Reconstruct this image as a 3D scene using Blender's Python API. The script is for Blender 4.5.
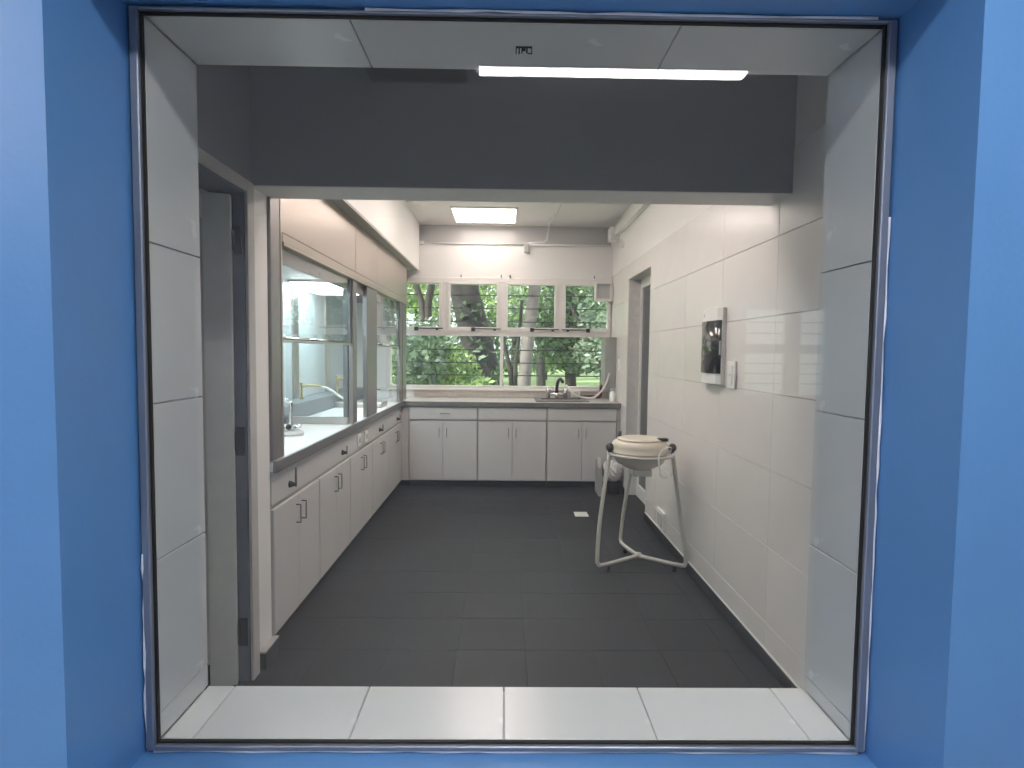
import bpy, bmesh, math, random
from mathutils import Vector, Matrix
random.seed(7)
S = bpy.context.scene
COL = S.collection
for o in list(bpy.data.objects):
    bpy.data.objects.remove(o)

# ------------------------------------------------------------------ camera, sky, exposure
F_PX, PITCH, YAW, ROLL, EYE = 569.44, .0551, .0126, .0113, 1.45
fw = Vector((math.sin(YAW)*math.cos(PITCH), math.cos(YAW)*math.cos(PITCH), -math.sin(PITCH)))
rt = Vector((math.cos(YAW), -math.sin(YAW), 0)); up = rt.cross(fw)
rt2 = rt*math.cos(ROLL)+up*math.sin(ROLL); up2 = up*math.cos(ROLL)-rt*math.sin(ROLL)
cam = bpy.data.cameras.new('camera'); cam.sensor_fit = 'HORIZONTAL'; cam.sensor_width = 36
cam.lens = 36*F_PX/1024; cam.clip_start = .01; cam.clip_end = 500
co = bpy.data.objects.new('camera', cam); COL.objects.link(co)
co.matrix_world = Matrix(((rt2.x, up2.x, -fw.x, 0), (rt2.y, up2.y, -fw.y, 0), (rt2.z, up2.z, -fw.z, EYE), (0, 0, 0, 1)))
S.camera = co
W = bpy.data.worlds.new('sky'); S.world = W; W.use_nodes = True
SKY_STRENGTH = 1.8
W.node_tree.nodes['Background'].inputs[0].default_value = (.93, .97, 1.0, 1)
W.node_tree.nodes['Background'].inputs[1].default_value = SKY_STRENGTH
S.view_settings.view_transform = 'Standard'; S.view_settings.look = 'None'
S.view_settings.gamma = 1; S.view_settings.use_curve_mapping = False
S.view_settings.exposure = 0.16
SUN_STRENGTH = 9
LAMP_FAR, LAMP_MID, LAMP_OUTER, LAMP_HOOD = 8, 18.5, 52, 14
sun = bpy.data.lights.new('sun', 'SUN'); sun.energy = SUN_STRENGTH; sun.angle = math.radians(4); sun.color = (1, .96, .88)
so = bpy.data.objects.new('sun', sun); COL.objects.link(so); so.rotation_euler = (math.radians(22), math.radians(-48), 0)

# ------------------------------------------------------------------ materials
def mat(name, col, rough=.5, metal=0, var=0, noise=0, nscale=20, bump=0, bscale=60, spec=.5, emit=None, coat=0, stretch=None):
    m = bpy.data.materials.new(name); m.use_nodes = True
    t = m.node_tree; b = t.nodes['Principled BSDF']; N = t.nodes.new; K = t.links.new
    b.inputs['Base Color'].default_value = (*col, 1); b.inputs['Roughness'].default_value = rough
    b.inputs['Metallic'].default_value = metal; b.inputs['Specular IOR Level'].default_value = spec
    b.inputs['Coat Weight'].default_value = coat
    if emit:
        b.inputs['Emission Color'].default_value = (*emit[0], 1); b.inputs['Emission Strength'].default_value = emit[1]
    if noise or bump or var:
        tc = N('ShaderNodeTexCoord')
        mp = N('ShaderNodeMapping'); K(tc.outputs['Object'], mp.inputs[0])
        if stretch: mp.inputs['Scale'].default_value = stretch
    fac = None
    if noise:
        n = N('ShaderNodeTexNoise'); n.inputs['Scale'].default_value = nscale; n.inputs['Detail'].default_value = 5
        K(mp.outputs[0], n.inputs['Vector'])
        r = N('ShaderNodeMapRange'); r.inputs[1].default_value = .25; r.inputs[2].default_value = .75
        r.inputs[3].default_value = 1-noise; r.inputs[4].default_value = 1+noise; K(n.outputs[0], r.inputs[0]); fac = r.outputs[0]
        rr = N('ShaderNodeMapRange'); rr.inputs[3].default_value = rough*.85; rr.inputs[4].default_value = min(1, rough*1.2)
        K(n.outputs[0], rr.inputs[0]); K(rr.outputs[0], b.inputs['Roughness'])
    if var:
        oi = N('ShaderNodeObjectInfo'); r2 = N('ShaderNodeMapRange')
        r2.inputs[3].default_value = 1-var; r2.inputs[4].default_value = 1+var; K(oi.outputs['Random'], r2.inputs[0])
        if fac:
            mu = N('ShaderNodeMath'); mu.operation = 'MULTIPLY'; K(fac, mu.inputs[0]); K(r2.outputs[0], mu.inputs[1]); fac = mu.outputs[0]
        else: fac = r2.outputs[0]
    if fac:
        v = N('ShaderNodeVectorMath'); v.operation = 'SCALE'; v.inputs[0].default_value = col
        K(fac, v.inputs['Scale']); K(v.outputs[0], b.inputs['Base Color'])
    if bump:
        n2 = N('ShaderNodeTexNoise'); n2.inputs['Scale'].default_value = bscale; n2.inputs['Detail'].default_value = 3
        K(mp.outputs[0], n2.inputs['Vector'])
        bp = N('ShaderNodeBump'); bp.inputs['Strength'].default_value = bump; bp.inputs['Distance'].default_value = .01
        K(n2.outputs[0], bp.inputs['Height']); K(bp.outputs[0], b.inputs['Normal'])
    return m

def glass_mat(name, tint=(1, 1, 1), ior=1.5, rough=0.0):
    """thin clear pane: Fresnel mix of a mirror and straight-through transmission"""
    m = bpy.data.materials.new(name); m.use_nodes = True; t = m.node_tree; N = t.nodes.new; K = t.links.new
    t.nodes.remove(t.nodes['Principled BSDF'])
    g = N('ShaderNodeNewGeometry'); mx = N('ShaderNodeMix'); mx.inputs[2].default_value = ior; mx.inputs[3].default_value = 1/ior
    K(g.outputs['Backfacing'], mx.inputs[0]); f = N('ShaderNodeFresnel'); K(mx.outputs[0], f.inputs['IOR'])
    tr = N('ShaderNodeBsdfTransparent'); tr.inputs[0].default_value = (*tint, 1)
    gl = N('ShaderNodeBsdfGlossy'); gl.inputs['Roughness'].default_value = rough
    ms = N('ShaderNodeMixShader'); K(f.outputs[0], ms.inputs[0]); K(tr.outputs[0], ms.inputs[1]); K(gl.outputs[0], ms.inputs[2])
    K(ms.outputs[0], t.nodes['Material Output'].inputs[0]); return m

def leaf_mat(name, c1, c2):
    m = bpy.data.materials.new(name); m.use_nodes = True; t = m.node_tree; N = t.nodes.new; K = t.links.new
    t.nodes.remove(t.nodes['Principled BSDF'])
    g = N('ShaderNodeNewGeometry'); r = N('ShaderNodeValToRGB')
    r.color_ramp.elements[0].color = (*c1, 1); r.color_ramp.elements[1].color = (*c2, 1)
    K(g.outputs['Random Per Island'], r.inputs[0])
    d = N('ShaderNodeBsdfDiffuse'); tl = N('ShaderNodeBsdfTranslucent'); K(r.outputs[0], d.inputs[0]); K(r.outputs[0], tl.inputs[0])
    gl = N('ShaderNodeBsdfGlossy'); gl.inputs['Roughness'].default_value = .45; gl.inputs[0].default_value = (.9, .95, 1, 1)
    a = N('ShaderNodeMixShader'); a.inputs[0].default_value = .45; K(d.outputs[0], a.inputs[1]); K(tl.outputs[0], a.inputs[2])
    b = N('ShaderNodeMixShader'); b.inputs[0].default_value = .08; K(a.outputs[0], b.inputs[1]); K(gl.outputs[0], b.inputs[2])
    K(b.outputs[0], t.nodes['Material Output'].inputs[0]); return m

M = dict(
    blue=mat('blue_paint', (.094, .252, .515), .42, noise=.03, nscale=6, bump=.05, bscale=90),
    white=mat('white_paint', (.80, .785, .76), .5, noise=.02, nscale=5, bump=.04),
    ceil=mat('ceiling_paint', (.87, .855, .835), .45, noise=.02, nscale=4),
    beam=mat('beam_shade_grey', (.27, .28, .295), .6, noise=.03, nscale=3),  # shade of the unlit beam face put into the base colour
    lintel=mat('lintel_gloss_paint', (.60, .59, .58), .18, noise=.03, nscale=6),
    tile=mat('wall_tile_glaze', (.77, .75, .72), .22, var=.02, noise=.02, nscale=6, bump=.03, bscale=12),
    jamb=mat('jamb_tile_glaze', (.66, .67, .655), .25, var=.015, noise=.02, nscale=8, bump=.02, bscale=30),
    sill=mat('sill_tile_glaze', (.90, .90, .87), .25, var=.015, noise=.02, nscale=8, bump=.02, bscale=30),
    grout=mat('grout', (.60, .58, .56), .9, noise=.1),
    slate=mat('slate_tile', (.019, .021, .025), .45, var=.15, noise=.25, nscale=7, bump=.10, bscale=25, spec=.22),
    slategrout=mat('dark_grout', (.016, .016, .017), .8, noise=.2),
    base=mat('black_baseboard', (.012, .013, .016), .35, noise=.2),
    basecap=mat('baseboard_ledge', (.36, .35, .34), .5, noise=.15),
    cab=mat('cabinet_laminate', (.57, .56, .55), .38, noise=.02, nscale=8),
    stile=mat('cabinet_stile', (.42, .40, .38), .5, noise=.05),
    kick=mat('toe_kick', (.010, .010, .012), .5, noise=.2),
    steel=mat('brushed_steel', (.56, .53, .50), .33, 1, noise=.07, nscale=30, stretch=(1, 1, 8)),
    steelwarm=mat('hood_panel_steel', (.50, .435, .385), .34, 1, noise=.06, nscale=5),
    steeldark=mat('dark_steel', (.20, .205, .21), .4, .8, noise=.12, nscale=20),
    poststeel=mat('post_steel', (.28, .262, .256), .36, .9, noise=.10, nscale=25, stretch=(1, 1, .3)),
    chrome=mat('chrome', (.75, .75, .76), .12, 1, noise=.03),
    frame=mat('observation_frame_steel', (.27, .30, .35), .40, .6, noise=.12, nscale=14, stretch=(1, 1, .2)),
    gasket=mat('black_gasket', (.012, .010, .010), .6, noise=.2),
    caulk=mat('white_caulk', (.72, .75, .80), .6, noise=.1),
    top=mat('white_worktop', (.80, .81, .82), .25, noise=.03, nscale=12),
    edge=mat('worktop_edge_steel', (.21, .205, .20), .42, .6, noise=.15, nscale=25),
    granite=mat('window_worktop', (.55, .53, .50), .3, noise=.12, nscale=60),
    wframe=mat('window_frame_paint', (.76, .73, .70), .45, noise=.04),
    black=mat('black_plastic', (.012, .012, .013), .35, noise=.2),
    bar=mat('security_bar', (.06, .065, .065), .5, .3, noise=.2),
    dgrey=mat('grey_door_paint', (.60, .62, .59), .45, noise=.05),
    dgrey2=mat('dark_channel_paint', (.16, .155, .15), .5, noise=.1),
    dframe=mat('navy_door_frame', (.11, .13, .17), .4, noise=.1),
    hinge=mat('dark_hinge', (.012, .015, .024), .4, .4, noise=.2),
    trimgrey=mat('door_trim_paint', (.50, .49, .47), .45, noise=.05),
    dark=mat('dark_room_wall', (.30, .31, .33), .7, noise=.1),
    wplastic=mat('white_plastic', (.82, .82, .80), .35, noise=.02),
    gplastic=mat('grey_plastic', (.50, .51, .50), .45, noise=.03),
    smoke=mat('smoked_plastic', (.018, .020, .021), .12, noise=.2, coat=.4),
    cream=mat('cream_enamel', (.66, .60, .50), .3, noise=.03),
    stand=mat('stand_enamel', (.55, .54, .49), .35, noise=.05),
    yellow=mat('yellow_tap_paint', (.52, .40, .16), .35, noise=.08),
    hose=mat('white_hose', (.80, .79, .75), .5, noise=.05),
    redhose=mat('dark_red_pipe', (.10, .018, .02), .4, noise=.2),
    board=mat('grey_sheet_steel', (.36, .355, .34), .5, .35, noise=.08, nscale=6),
    bag=mat('crumpled_plastic_bag', (.66, .64, .62), .3, noise=.15, nscale=25, spec=.8),
    hoodwall=mat('hood_lining', (.52, .58, .60), .32, noise=.03, nscale=4),
    splash=mat('hood_trough_grey', (.20, .22, .235), .4, noise=.1),
    beige=mat('splash_tile', (.66, .59, .53), .3, var=.05, noise=.05),
    glass=glass_mat('pane_glass', (.97, .985, .98)),
    front=glass_mat('observation_glass', (.955, .97, .965)),
    darkglass=mat('door_glass_dark', (.035, .042, .045), .06, noise=.2, spec=.8),
    led=mat('led_diffuser', (.9, .9, .9), .5, emit=((1, .85, .79), LAMP_FAR)),
    ledmid=mat('led_diffuser_mid', (.9, .9, .9), .5, emit=((1, .85, .79), LAMP_MID)),
    ledouter=mat('led_diffuser_outer', (.9, .9, .9), .5, emit=((1, .95, .97), LAMP_OUTER)),
    ledhood=mat('hood_lamp_tube', (.9, .9, .9), .5, emit=((.80, .96, 1), LAMP_HOOD)),
    grass=mat('lawn', (.30, .40, .18), .8, noise=.35, nscale=3, bump=.3, bscale=20),
    barkdark=mat('dark_bark', (.036, .031, .030), .9, noise=.75, nscale=6, bump=1, bscale=10),
    barkpale=mat('pale_bark', (.20, .17, .165), .85, noise=.35, nscale=7, bump=.4, bscale=14),
    barkmid=mat('brown_bark', (.065, .055, .05), .9, noise=.4, nscale=9, bump=.6, bscale=14),
    leafa=leaf_mat('leaf_bright', (.05, .13, .02), (.50, .66, .22)),
    leafb=leaf_mat('leaf_dark', (.015, .045, .018), (.20, .31, .14)),
    leafc=leaf_mat('leaf_grey', (.04, .09, .045), (.46, .56, .40)),
    grille=mat('ceiling_grille_dark', (.02, .022, .028), .5, noise=.2),
    outfloor=mat('corridor_floor', (.55, .55, .53), .4, noise=.1),
)

# ------------------------------------------------------------------ mesh helpers
def box(bm, x0, x1, y0, y1, z0, z1, bev=0):
    r = bmesh.ops.create_cube(bm, size=1)
    vs = r['verts']
    for v in vs:
        v.co = Vector(((x0+x1)/2+v.co.x*(x1-x0), (y0+y1)/2+v.co.y*(y1-y0), (z0+z1)/2+v.co.z*(z1-z0)))
    if bev:
        es = list({e for v in vs for e in v.link_edges})
        bmesh.ops.bevel(bm, geom=es, offset=bev, segments=1, affect='EDGES', profile=.5)
def tube(bm, pts, rad, n=10, cap=True):
    pts = [Vector(p) for p in pts]; rings = []
    prev = None
    for i, p in enumerate(pts):
        d = (pts[min(i+1, len(pts)-1)]-pts[max(i-1, 0)]).normalized()
        if prev is None:
            a = Vector((0, 0, 1)) if abs(d.z) < .9 else Vector((1, 0, 0)); u = d.cross(a).normalized()
        else:
            u = (prev - d*prev.dot(d)).normalized()
        prev = u; w = d.cross(u); r = rad[i] if isinstance(rad, (list, tuple)) else rad
        rings.append([bm.verts.new(p+u*math.cos(2*math.pi*k/n)*r+w*math.sin(2*math.pi*k/n)*r) for k in range(n)])
    for a, b in zip(rings, rings[1:]):
        for k in range(n):
            f = bm.faces.new((a[k], a[(k+1) % n], b[(k+1) % n], b[k])); f.smooth = True
    if cap:
        bm.faces.new(rings[0]); bm.faces.new(rings[-1][::-1])
def lathe(bm, prof, cx, cy, cz=0, n=32):
    rings = []
    for r, z in prof:
        if r < 1e-5: rings.append([bm.verts.new((cx, cy, cz+z))])
        else: rings.append([bm.verts.new((cx+r*math.cos(2*math.pi*k/n), cy+r*math.sin(2*math.pi*k/n), cz+z)) for k in range(n)])
    for a, b in zip(rings, rings[1:]):
        for k in range(n):
            q = [a[k % len(a)], a[(k+1) % len(a)], b[(k+1) % len(b)], b[k % len(b)]]
            q = list(dict.fromkeys(q))
            if len(q) > 2:
                f = bm.faces.new(q); f.smooth = True
    for r in (rings[0], rings[-1]):
        if len(r) > 2: bm.faces.new(r)
def smooth_path(pts, n=6):
    P = [Vector(p) for p in pts]; out = []
    for i in range(len(P)-1):
        a, b, c, d = P[max(i-1, 0)], P[i], P[i+1], P[min(i+2, len(P)-1)]
        for k in range(n):
            t = k/n
            out.append(.5*((2*b)+(c-a)*t+(2*a-5*b+4*c-d)*t*t+(3*b-a-3*c+d)*t**3))
    out.append(P[-1]); return out
def sphere(bm, c, r, sx=1, sy=1, sz=1, n=12):
    q = bmesh.ops.create_uvsphere(bm, u_segments=n, v_segments=max(6, n*2//3), radius=r)
    for v in q['verts']:
        v.co = Vector((c[0]+v.co.x*sx, c[1]+v.co.y*sy, c[2]+v.co.z*sz))
        for f in v.link_faces: f.smooth = True

def obj(name, bm, m, parent=None, label=None, kind=None):
    bmesh.ops.recalc_face_normals(bm, faces=bm.faces)
    me = bpy.data.meshes.new(name); bm.to_mesh(me); bm.free(); me.materials.append(M[m] if isinstance(m, str) else m)
    o = bpy.data.objects.new(name, me); COL.objects.link(o)
    if parent is not None:
        o.parent = parent
        o.matrix_parent_inverse = Matrix.Translation(-Vector(parent.location)) if parent.type == 'EMPTY' else Matrix.Identity(4)
    if label: o['label'] = label
    if kind: o['kind'] = kind
    return o
def B(name, m, x0, x1, y0, y1, z0, z1, parent=None, bev=0, **k):
    bm = bmesh.new(); box(bm, x0, x1, y0, y1, z0, z1, bev); return obj(name, bm, m, parent, **k)
def BS(name, m, boxes, parent=None, bev=0, **k):
    bm = bmesh.new()
    for b in boxes: box(bm, *b, bev)
    return obj(name, bm, m, parent, **k)
def T(name, m, pts, r, parent=None, n=10, **k):
    bm = bmesh.new(); tube(bm, pts, r, n); return obj(name, bm, m, parent, **k)
def thing(name, label, cat, loc, group=None):
    o = bpy.data.objects.new(name, None); COL.objects.link(o); o.location = loc; o.empty_display_size = .1
    o['label'] = label; o['category'] = cat
    if group: o['group'] = group
    return o
def tag(o, label, cat, group=None):
    o['label'] = label; o['category'] = cat
    if group: o['group'] = group
    return o
def struct(o, label, cat='structure'):
    o['kind'] = 'structure'; o['label'] = label; o['category'] = cat; return o

_tm = {}
def tile_piece(name, m, x0, x1, y0, y1, z0, z1, parent, bev=.0015):
    d = (round(x1-x0, 4), round(y1-y0, 4), round(z1-z0, 4), m)
    if min(d[:3]) <= .002: return
    if d not in _tm:
        bm = bmesh.new(); box(bm, -d[0]/2, d[0]/2, -d[1]/2, d[1]/2, -d[2]/2, d[2]/2, bev)
        me = bpy.data.meshes.new(name); bm.to_mesh(me); bm.free(); me.materials.append(M[m]); _tm[d] = me
    o = bpy.data.objects.new(name, _tm[d]); COL.objects.link(o); o.parent = parent
    o.location = ((x0+x1)/2, (y0+y1)/2, (z0+z1)/2); return o
def cuts(a, b, start, pitch):
    c = [a]; k = math.ceil((a-start)/pitch+1e-6)
    while start+k*pitch < b-1e-6:
        c.append(start+k*pitch); k += 1
    c.append(b); return [(p, q) for p, q in zip(c, c[1:]) if q-p > .012]
def split_hole(u0, u1, v0, v1, h):
    """pieces of a tile rectangle outside the hole h"""
    if h is None or u1 <= h[0] or u0 >= h[1] or v1 <= h[2] or v0 >= h[3]: return [(u0, u1, v0, v1)]
    out = []
    if u0 < h[0]: out.append((u0, h[0], v0, v1))
    if u1 > h[1]: out.append((h[1], u1, v0, v1))
    a, b = max(u0, h[0]), min(u1, h[1])
    if v1 > h[3]: out.append((a, b, h[3], v1))
    if v0 < h[2]: out.append((a, b, v0, h[2]))
    return out

# ------------------------------------------------------------------ key dimensions (metres, from the photograph)
XR, YB, YBF, ZC = 1.24, 6.70, 6.05, 2.94       # right wall, back wall, back cabinet fronts, ceiling
XC, XH = -1.10, -1.085                          # left cabinet fronts, hood front plane
YG, YI, YO = 1.247, 1.4515, 1.015               # glass, inner and outer face of the observation wall
GX0, GX1, GZ0, GZ1 = -.7686, .8005, .570, 2.150
BEAM0, BEAM1, ZBEAM = 2.50, 2.70, 2.155
HX = -1.78                                     # wall behind the hood

# ------------------------------------------------------------------ floor
floor = struct(B('floor', 'slategrout', -1.9, 1.40, YI-.05, 7.0, -.06, -.003), 'dark slate tiled floor of the room behind the glass', 'floor')
G = .0016
for a, b in cuts(-1.20, XR, -.2176, .33):
    for c, d in cuts(YI, 6.12, 3.6952, .33):
        tile_piece('tile', 'slate', a+G/2, b-G/2, c+G/2, d-G/2, -.010, random.uniform(-.0006, .0004), floor)

# ------------------------------------------------------------------ right wall: tiles below, paint above, door opening
DY0, DY1, DZ = 4.91, 5.78, 2.20
wr = BS('wall_right', 'grout', [(XR+.008, XR+.15, YI, DY0, 0, 2.354), (XR+.008, XR+.15, DY1, YB+.2, 0, 2.354), (XR+.008, XR+.15, DY0, DY1, DZ, 2.354)])
struct(wr, 'white tiled right wall of the room', 'wall')
TZ = [.072, .194] + [.194+.36*k for k in range(1, 7)]
for z0, z1 in zip(TZ, TZ[1:]):
    for y0, y1 in cuts(YI, YB, 2.61, .66):
        for a, b, c, d in split_hole(y0, y1, z0, z1, (DY0, DY1, 0, DZ)):
            tile_piece('tile', 'tile', XR+random.uniform(-.0008, .0004), XR+.009, a+.001, b-.001, c+.001, d-.001, wr)
B('upper_wall', 'white', XR+.004, XR+.15, YI, YB+.2, 2.356, ZC+.1, wr)
struct(BS('baseboard_right', 'base', [(XR-.010, XR+.006, YI, DY0-.01, 0, .066), (XR-.010, XR+.006, DY1+.01, 6.08, 0, .066)], bev=.002), 'black baseboard along the tiled right wall', 'baseboard')
struct(BS('trim_1', 'wplastic', [(XR-.006, XR+.004, YI, DY0-.01, .0655, .0735)]), 'thin pale sealing strip on top of the right baseboard', 'trim')

# door_2 : deep set glazed door in the right wall
d2 = struct(BS('door_2', 'wplastic', [(1.362, 1.40, DY0+.005, DY0+.06, 0, DZ-.09), (1.362, 1.40, DY1-.05, DY1-.003, 0, DZ-.09), (1.362, 1.40, DY0, DY1-.003, DZ-.09, DZ-.005),
     (1.362, 1.40, DY0+.06, DY1-.05, .0, .12)]), 'white framed glazed door set deep in the right wall', 'door')
B('reveal', 'white', XR+.15, 1.41, DY1-.003, DY1+.1, 0, DZ+.05, d2)
B('pane', 'darkglass', 1.378, 1.386, DY0+.06, DY1-.05, .12, DZ-.09, d2)
BS('head_reveal', 'white', [(XR+.15, 1.41, DY0-.1, DY1+.1, DZ, DZ+.05), (XR+.15, 1.41, DY0-.1, DY0, 0, DZ)], d2)
B('threshold', 'slate', XR-.0, 1.41, DY0, DY1, -.06, -.001, d2)

# ------------------------------------------------------------------ back wall with the long window
WX0, WX1, WZ0, WZ1 = -1.36, XR-.005, 1.02, 2.30
wb = BS('wall_back', 'white', [(-1.95, WX0, YB, YB+.18, 0, 2.70), (WX1, 1.45, YB, YB+.18, 0, 2.70), (WX0, WX1, YB, YB+.18, 0, WZ0), (WX0, WX1, YB, YB+.18, WZ1, 2.70)])
struct(wb, 'white back wall around the garden window', 'wall')
B('upper_lintel', 'lintel', -1.95, 1.45, YB+.12, YB+.3, 2.70, ZC+.1, wb)
for a, b in cuts(-1.07, XR-.02, -.28, .30):
    for z0, z1 in ((.922, .966), (.967, 1.010)):
        tile_piece('tile', 'beige', a+.001, b-.001, YB-.008, YB+.002, z0, z1, wb)
# window_1
w1 = bpy.data.objects.new('window_1', None); COL.objects.link(w1); w1.location = (0, YB, WZ0)
struct(w1, 'long white framed garden window with four top hung vents', 'window')
FY0, FY1 = YB-.02, YB+.05
BS('window_frame', 'wframe', [(WX0, WX1, FY0, FY1, 1.012, 1.058), (WX0, WX1, FY0, FY1, 1.640, 1.690), (WX0, WX1, FY0, FY1, 2.262, 2.315), (WX0-.03, WX0+.02, FY0, FY1, 1.012, 2.315), (WX1-.012, WX1, FY0, FY1, 1.012, 2.315)], w1, bev=.003)
B('window_sill', 'wframe', WX0-.02, XR-.002, YB-.045, YB, 1.000, 1.024, w1, bev=.004)
for x in (-.712, -.0405, .6355):
    B('mullion', 'wframe', x-.030, x+.030, FY0+.002, FY1, 1.69, 2.262, w1, bev=.003)
B('lower_mullion', 'wframe', -.060, -.022, FY0+.004, FY1, 1.058, 1.64, w1, bev=.003)
for (a, b) in ((-1.34, -.742), (-.682, -.0705), (-.0105, .6055), (.6655, XR-.017)):
    # each vent: its own sash frame, pane and black stay
    f = .035
    s = BS('vent_sash', 'wframe', [(a, a+f, FY0-.012, FY1-.01, 1.69, 2.262), (b-f, b, FY0-.012, FY1-.01, 1.69, 2.262), (a+f, b-f, FY0-.012, FY1-.01, 1.69, 1.742), (a+f, b-f, FY0-.012, FY1-.01, 2.238, 2.262)], w1, bev=.003)
    B('pane', 'glass', a+f-.003, b-f+.003, YB+.010, YB+.014, 1.738, 2.241, s)
for a, b in ((WX0+.02, -.060), (-.022, XR-.017)):
    B('pane', 'glass', a, b, YB+.02, YB+.024, 1.055, 1.643, w1)
for a, b, flip in ((-1.055, -.725, 0), (-.395, -.055, 0), (.290, .622, 0), (.657, .985, 1)):
    k = a+.02 if not flip else b-.02
    e = b-.07 if not flip else a+.07
    BS('window_stay', 'black', [(min(a, b), max(a, b), YB-.062, YB-.050, 1.716, 1.728), (k-.022, k+.022, YB-.056, YB-.02, 1.694, 1.738), (e-.015, e+.015, YB-.058, YB-.018, 1.702, 1.722)], w1, bev=.002)
for z in (1.175, 1.325, 1.478, 1.815, 1.972, 2.125):
    B('security_bar', 'bar', WX0-.02, WX1+.02, YB+.125, YB+.137, z-.006, z+.006, w1)
for x in (-.52, -.055, .05, 1.03):
    sc = bmesh.new(); tube(sc, [(x, YB-.022, 2.318), (x, YB-.022, 2.352)], .006, 8); tube(sc, [(x, YB-.0225, 2.34), (x, YB+.002, 2.34)], .006, 8); obj('curtain_hook', sc, 'steeldark', w1)

# ------------------------------------------------------------------ ceiling and beam
struct(B('ceiling', 'ceil', -1.95, 1.45, YI, 6.85, ZC, ZC+.08), 'pale painted ceiling of the far room', 'ceiling')
beam = struct(B('beam', 'beam', -1.95, XR+.003, BEAM0, BEAM1, ZBEAM, ZC+.0), 'deep beam crossing behind the glass, shade put into its grey', 'beam')
B('lit_soffit_strip', 'white', -1.24, XR-.001, BEAM0+.001, BEAM1-.001, ZBEAM-.004, ZBEAM-.0005, beam)  # white sheet paints the underside lighter than the shaded front

# ------------------------------------------------------------------ left wall (near part with door opening, wall behind the hood)
LX = -1.098; LDY0, LDY1, LDZ = 1.56, 2.44, 2.115
wl = BS('wall_left', 'white', [(LX-.14, LX, BEAM0, 2.658, 0, ZC), (LX-.14, LX, LDY1, BEAM0, 0, LDZ), (LX-.14, LX, YI, LDY0, 0, ZC), (HX-.14, LX-.14, 2.56, 2.652, 0, ZC), (HX-.14, HX, 2.652, YB+.1, 0, ZC)])
B('upper_wall', 'beam', LX-.14, LX, LDY0, BEAM0, LDZ, ZC, wl)  # wall above the door darkened by colour to stand for missing light
struct(wl, 'white left wall running from the grey door past the steel hood', 'wall')
struct(BS('baseboard_left', 'base', [(LX, LX+.030, LDY1+.075, 2.668, 0, .078)], bev=.003), 'short dark baseboard at the foot of the left wall pier', 'baseboard')
struct(BS('trim_2', 'basecap', [(LX, LX+.031, LDY1+.075, 2.669, .0785, .086)]), 'grey ledge on top of the short left baseboard', 'trim')
# dark room behind the left door
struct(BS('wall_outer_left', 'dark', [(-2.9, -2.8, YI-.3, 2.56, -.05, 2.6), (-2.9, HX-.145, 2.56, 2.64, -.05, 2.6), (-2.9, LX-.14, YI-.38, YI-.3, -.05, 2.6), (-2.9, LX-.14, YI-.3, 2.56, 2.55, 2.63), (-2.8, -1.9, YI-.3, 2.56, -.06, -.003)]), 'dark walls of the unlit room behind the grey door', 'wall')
# door_1
d1 = bpy.data.objects.new('door_1', None); COL.objects.link(d1); d1.location = (LX, LDY1, 0)
struct(d1, 'grey metal door standing open in the left wall', 'door')
BS('door_trim', 'trimgrey', [(LX, LX+.012, LDY1-.004, LDY1+.060, 0, LDZ+.045), (LX, LX+.012, LDY0-.05, LDY1-.004, LDZ-.004, LDZ+.045), (LX, LX+.012, LDY0-.05, LDY0+.004, 0, LDZ-.004)], d1, bev=.002)
BS('door_frame', 'dframe', [(LX-.139, LX-.001, LDY1-.012, LDY1-.001, 0, LDZ-.001), (LX-.139, LX-.001, LDY0+.001, LDY0+.014, 0, LDZ-.001), (LX-.139, LX-.001, LDY0+.014, LDY1-.012, LDZ-.014, LDZ-.001),
   (LX-.100, LX-.085, LDY1-.030, LDY1-.012, 0, LDZ-.014)], d1)
# leaf, hinged on the far jamb and swung into the dark room
ang = math.radians(198)
hx, hy = LX-.040, LDY1-.040
def leaf(u0, u1, t0, t1, z0, z1):
    bm = bmesh.new(); box(bm, u0, u1, t0, t1, z0, z1, .002)
    bmesh.ops.rotate(bm, verts=bm.verts, cent=(0, 0, 0), matrix=Matrix.Rotation(ang, 3, 'Z')); bmesh.ops.translate(bm, verts=bm.verts, vec=(hx, hy, 0)); return bm
LW, LT = .86, 2.085
lf = obj('door_leaf', leaf(.0, .105, -.02, .02, .015, LT), 'dgrey', d1)
for u0, u1, z0, z1 in ((.125, LW-.12, LT-.115, LT), (.125, LW-.12, .015, .155), (LW-.12, LW, .015, LT), (.125, LW-.12, .98, 1.08)):
    pass
bm = leaf(.105, LW-.12, -.02, .02, LT-.105, LT)
for u0, u1, z0, z1 in ((.125, LW-.12, .015, .135), (LW-.12, LW, .015, LT)):
    b2 = leaf(u0, u1, -.02, .02, z0, z1); me = bpy.data.meshes.new('t'); b2.to_mesh(me); b2.free(); bm.from_mesh(me); bpy.data.meshes.remove(me)
obj('leaf_rail', bm, 'dgrey', d1)
obj('pane', leaf(.105, LW-.12, -.004, .004, .135, LT-.105), 'darkglass', d1)
bm = leaf(.105, 0.120, .004, .013, .135, LT-.105)
for a in ((.120, LW-.12, .004, .013, .135, .150), (.120, LW-.12, .004, .013, LT-.12, LT-.105)):
    b2 = leaf(*a); me = bpy.data.meshes.new('t'); b2.to_mesh(me); b2.free(); bm.from_mesh(me); bpy.data.meshes.remove(me)
obj('glazing_bead', bm, 'trimgrey', d1)
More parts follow.
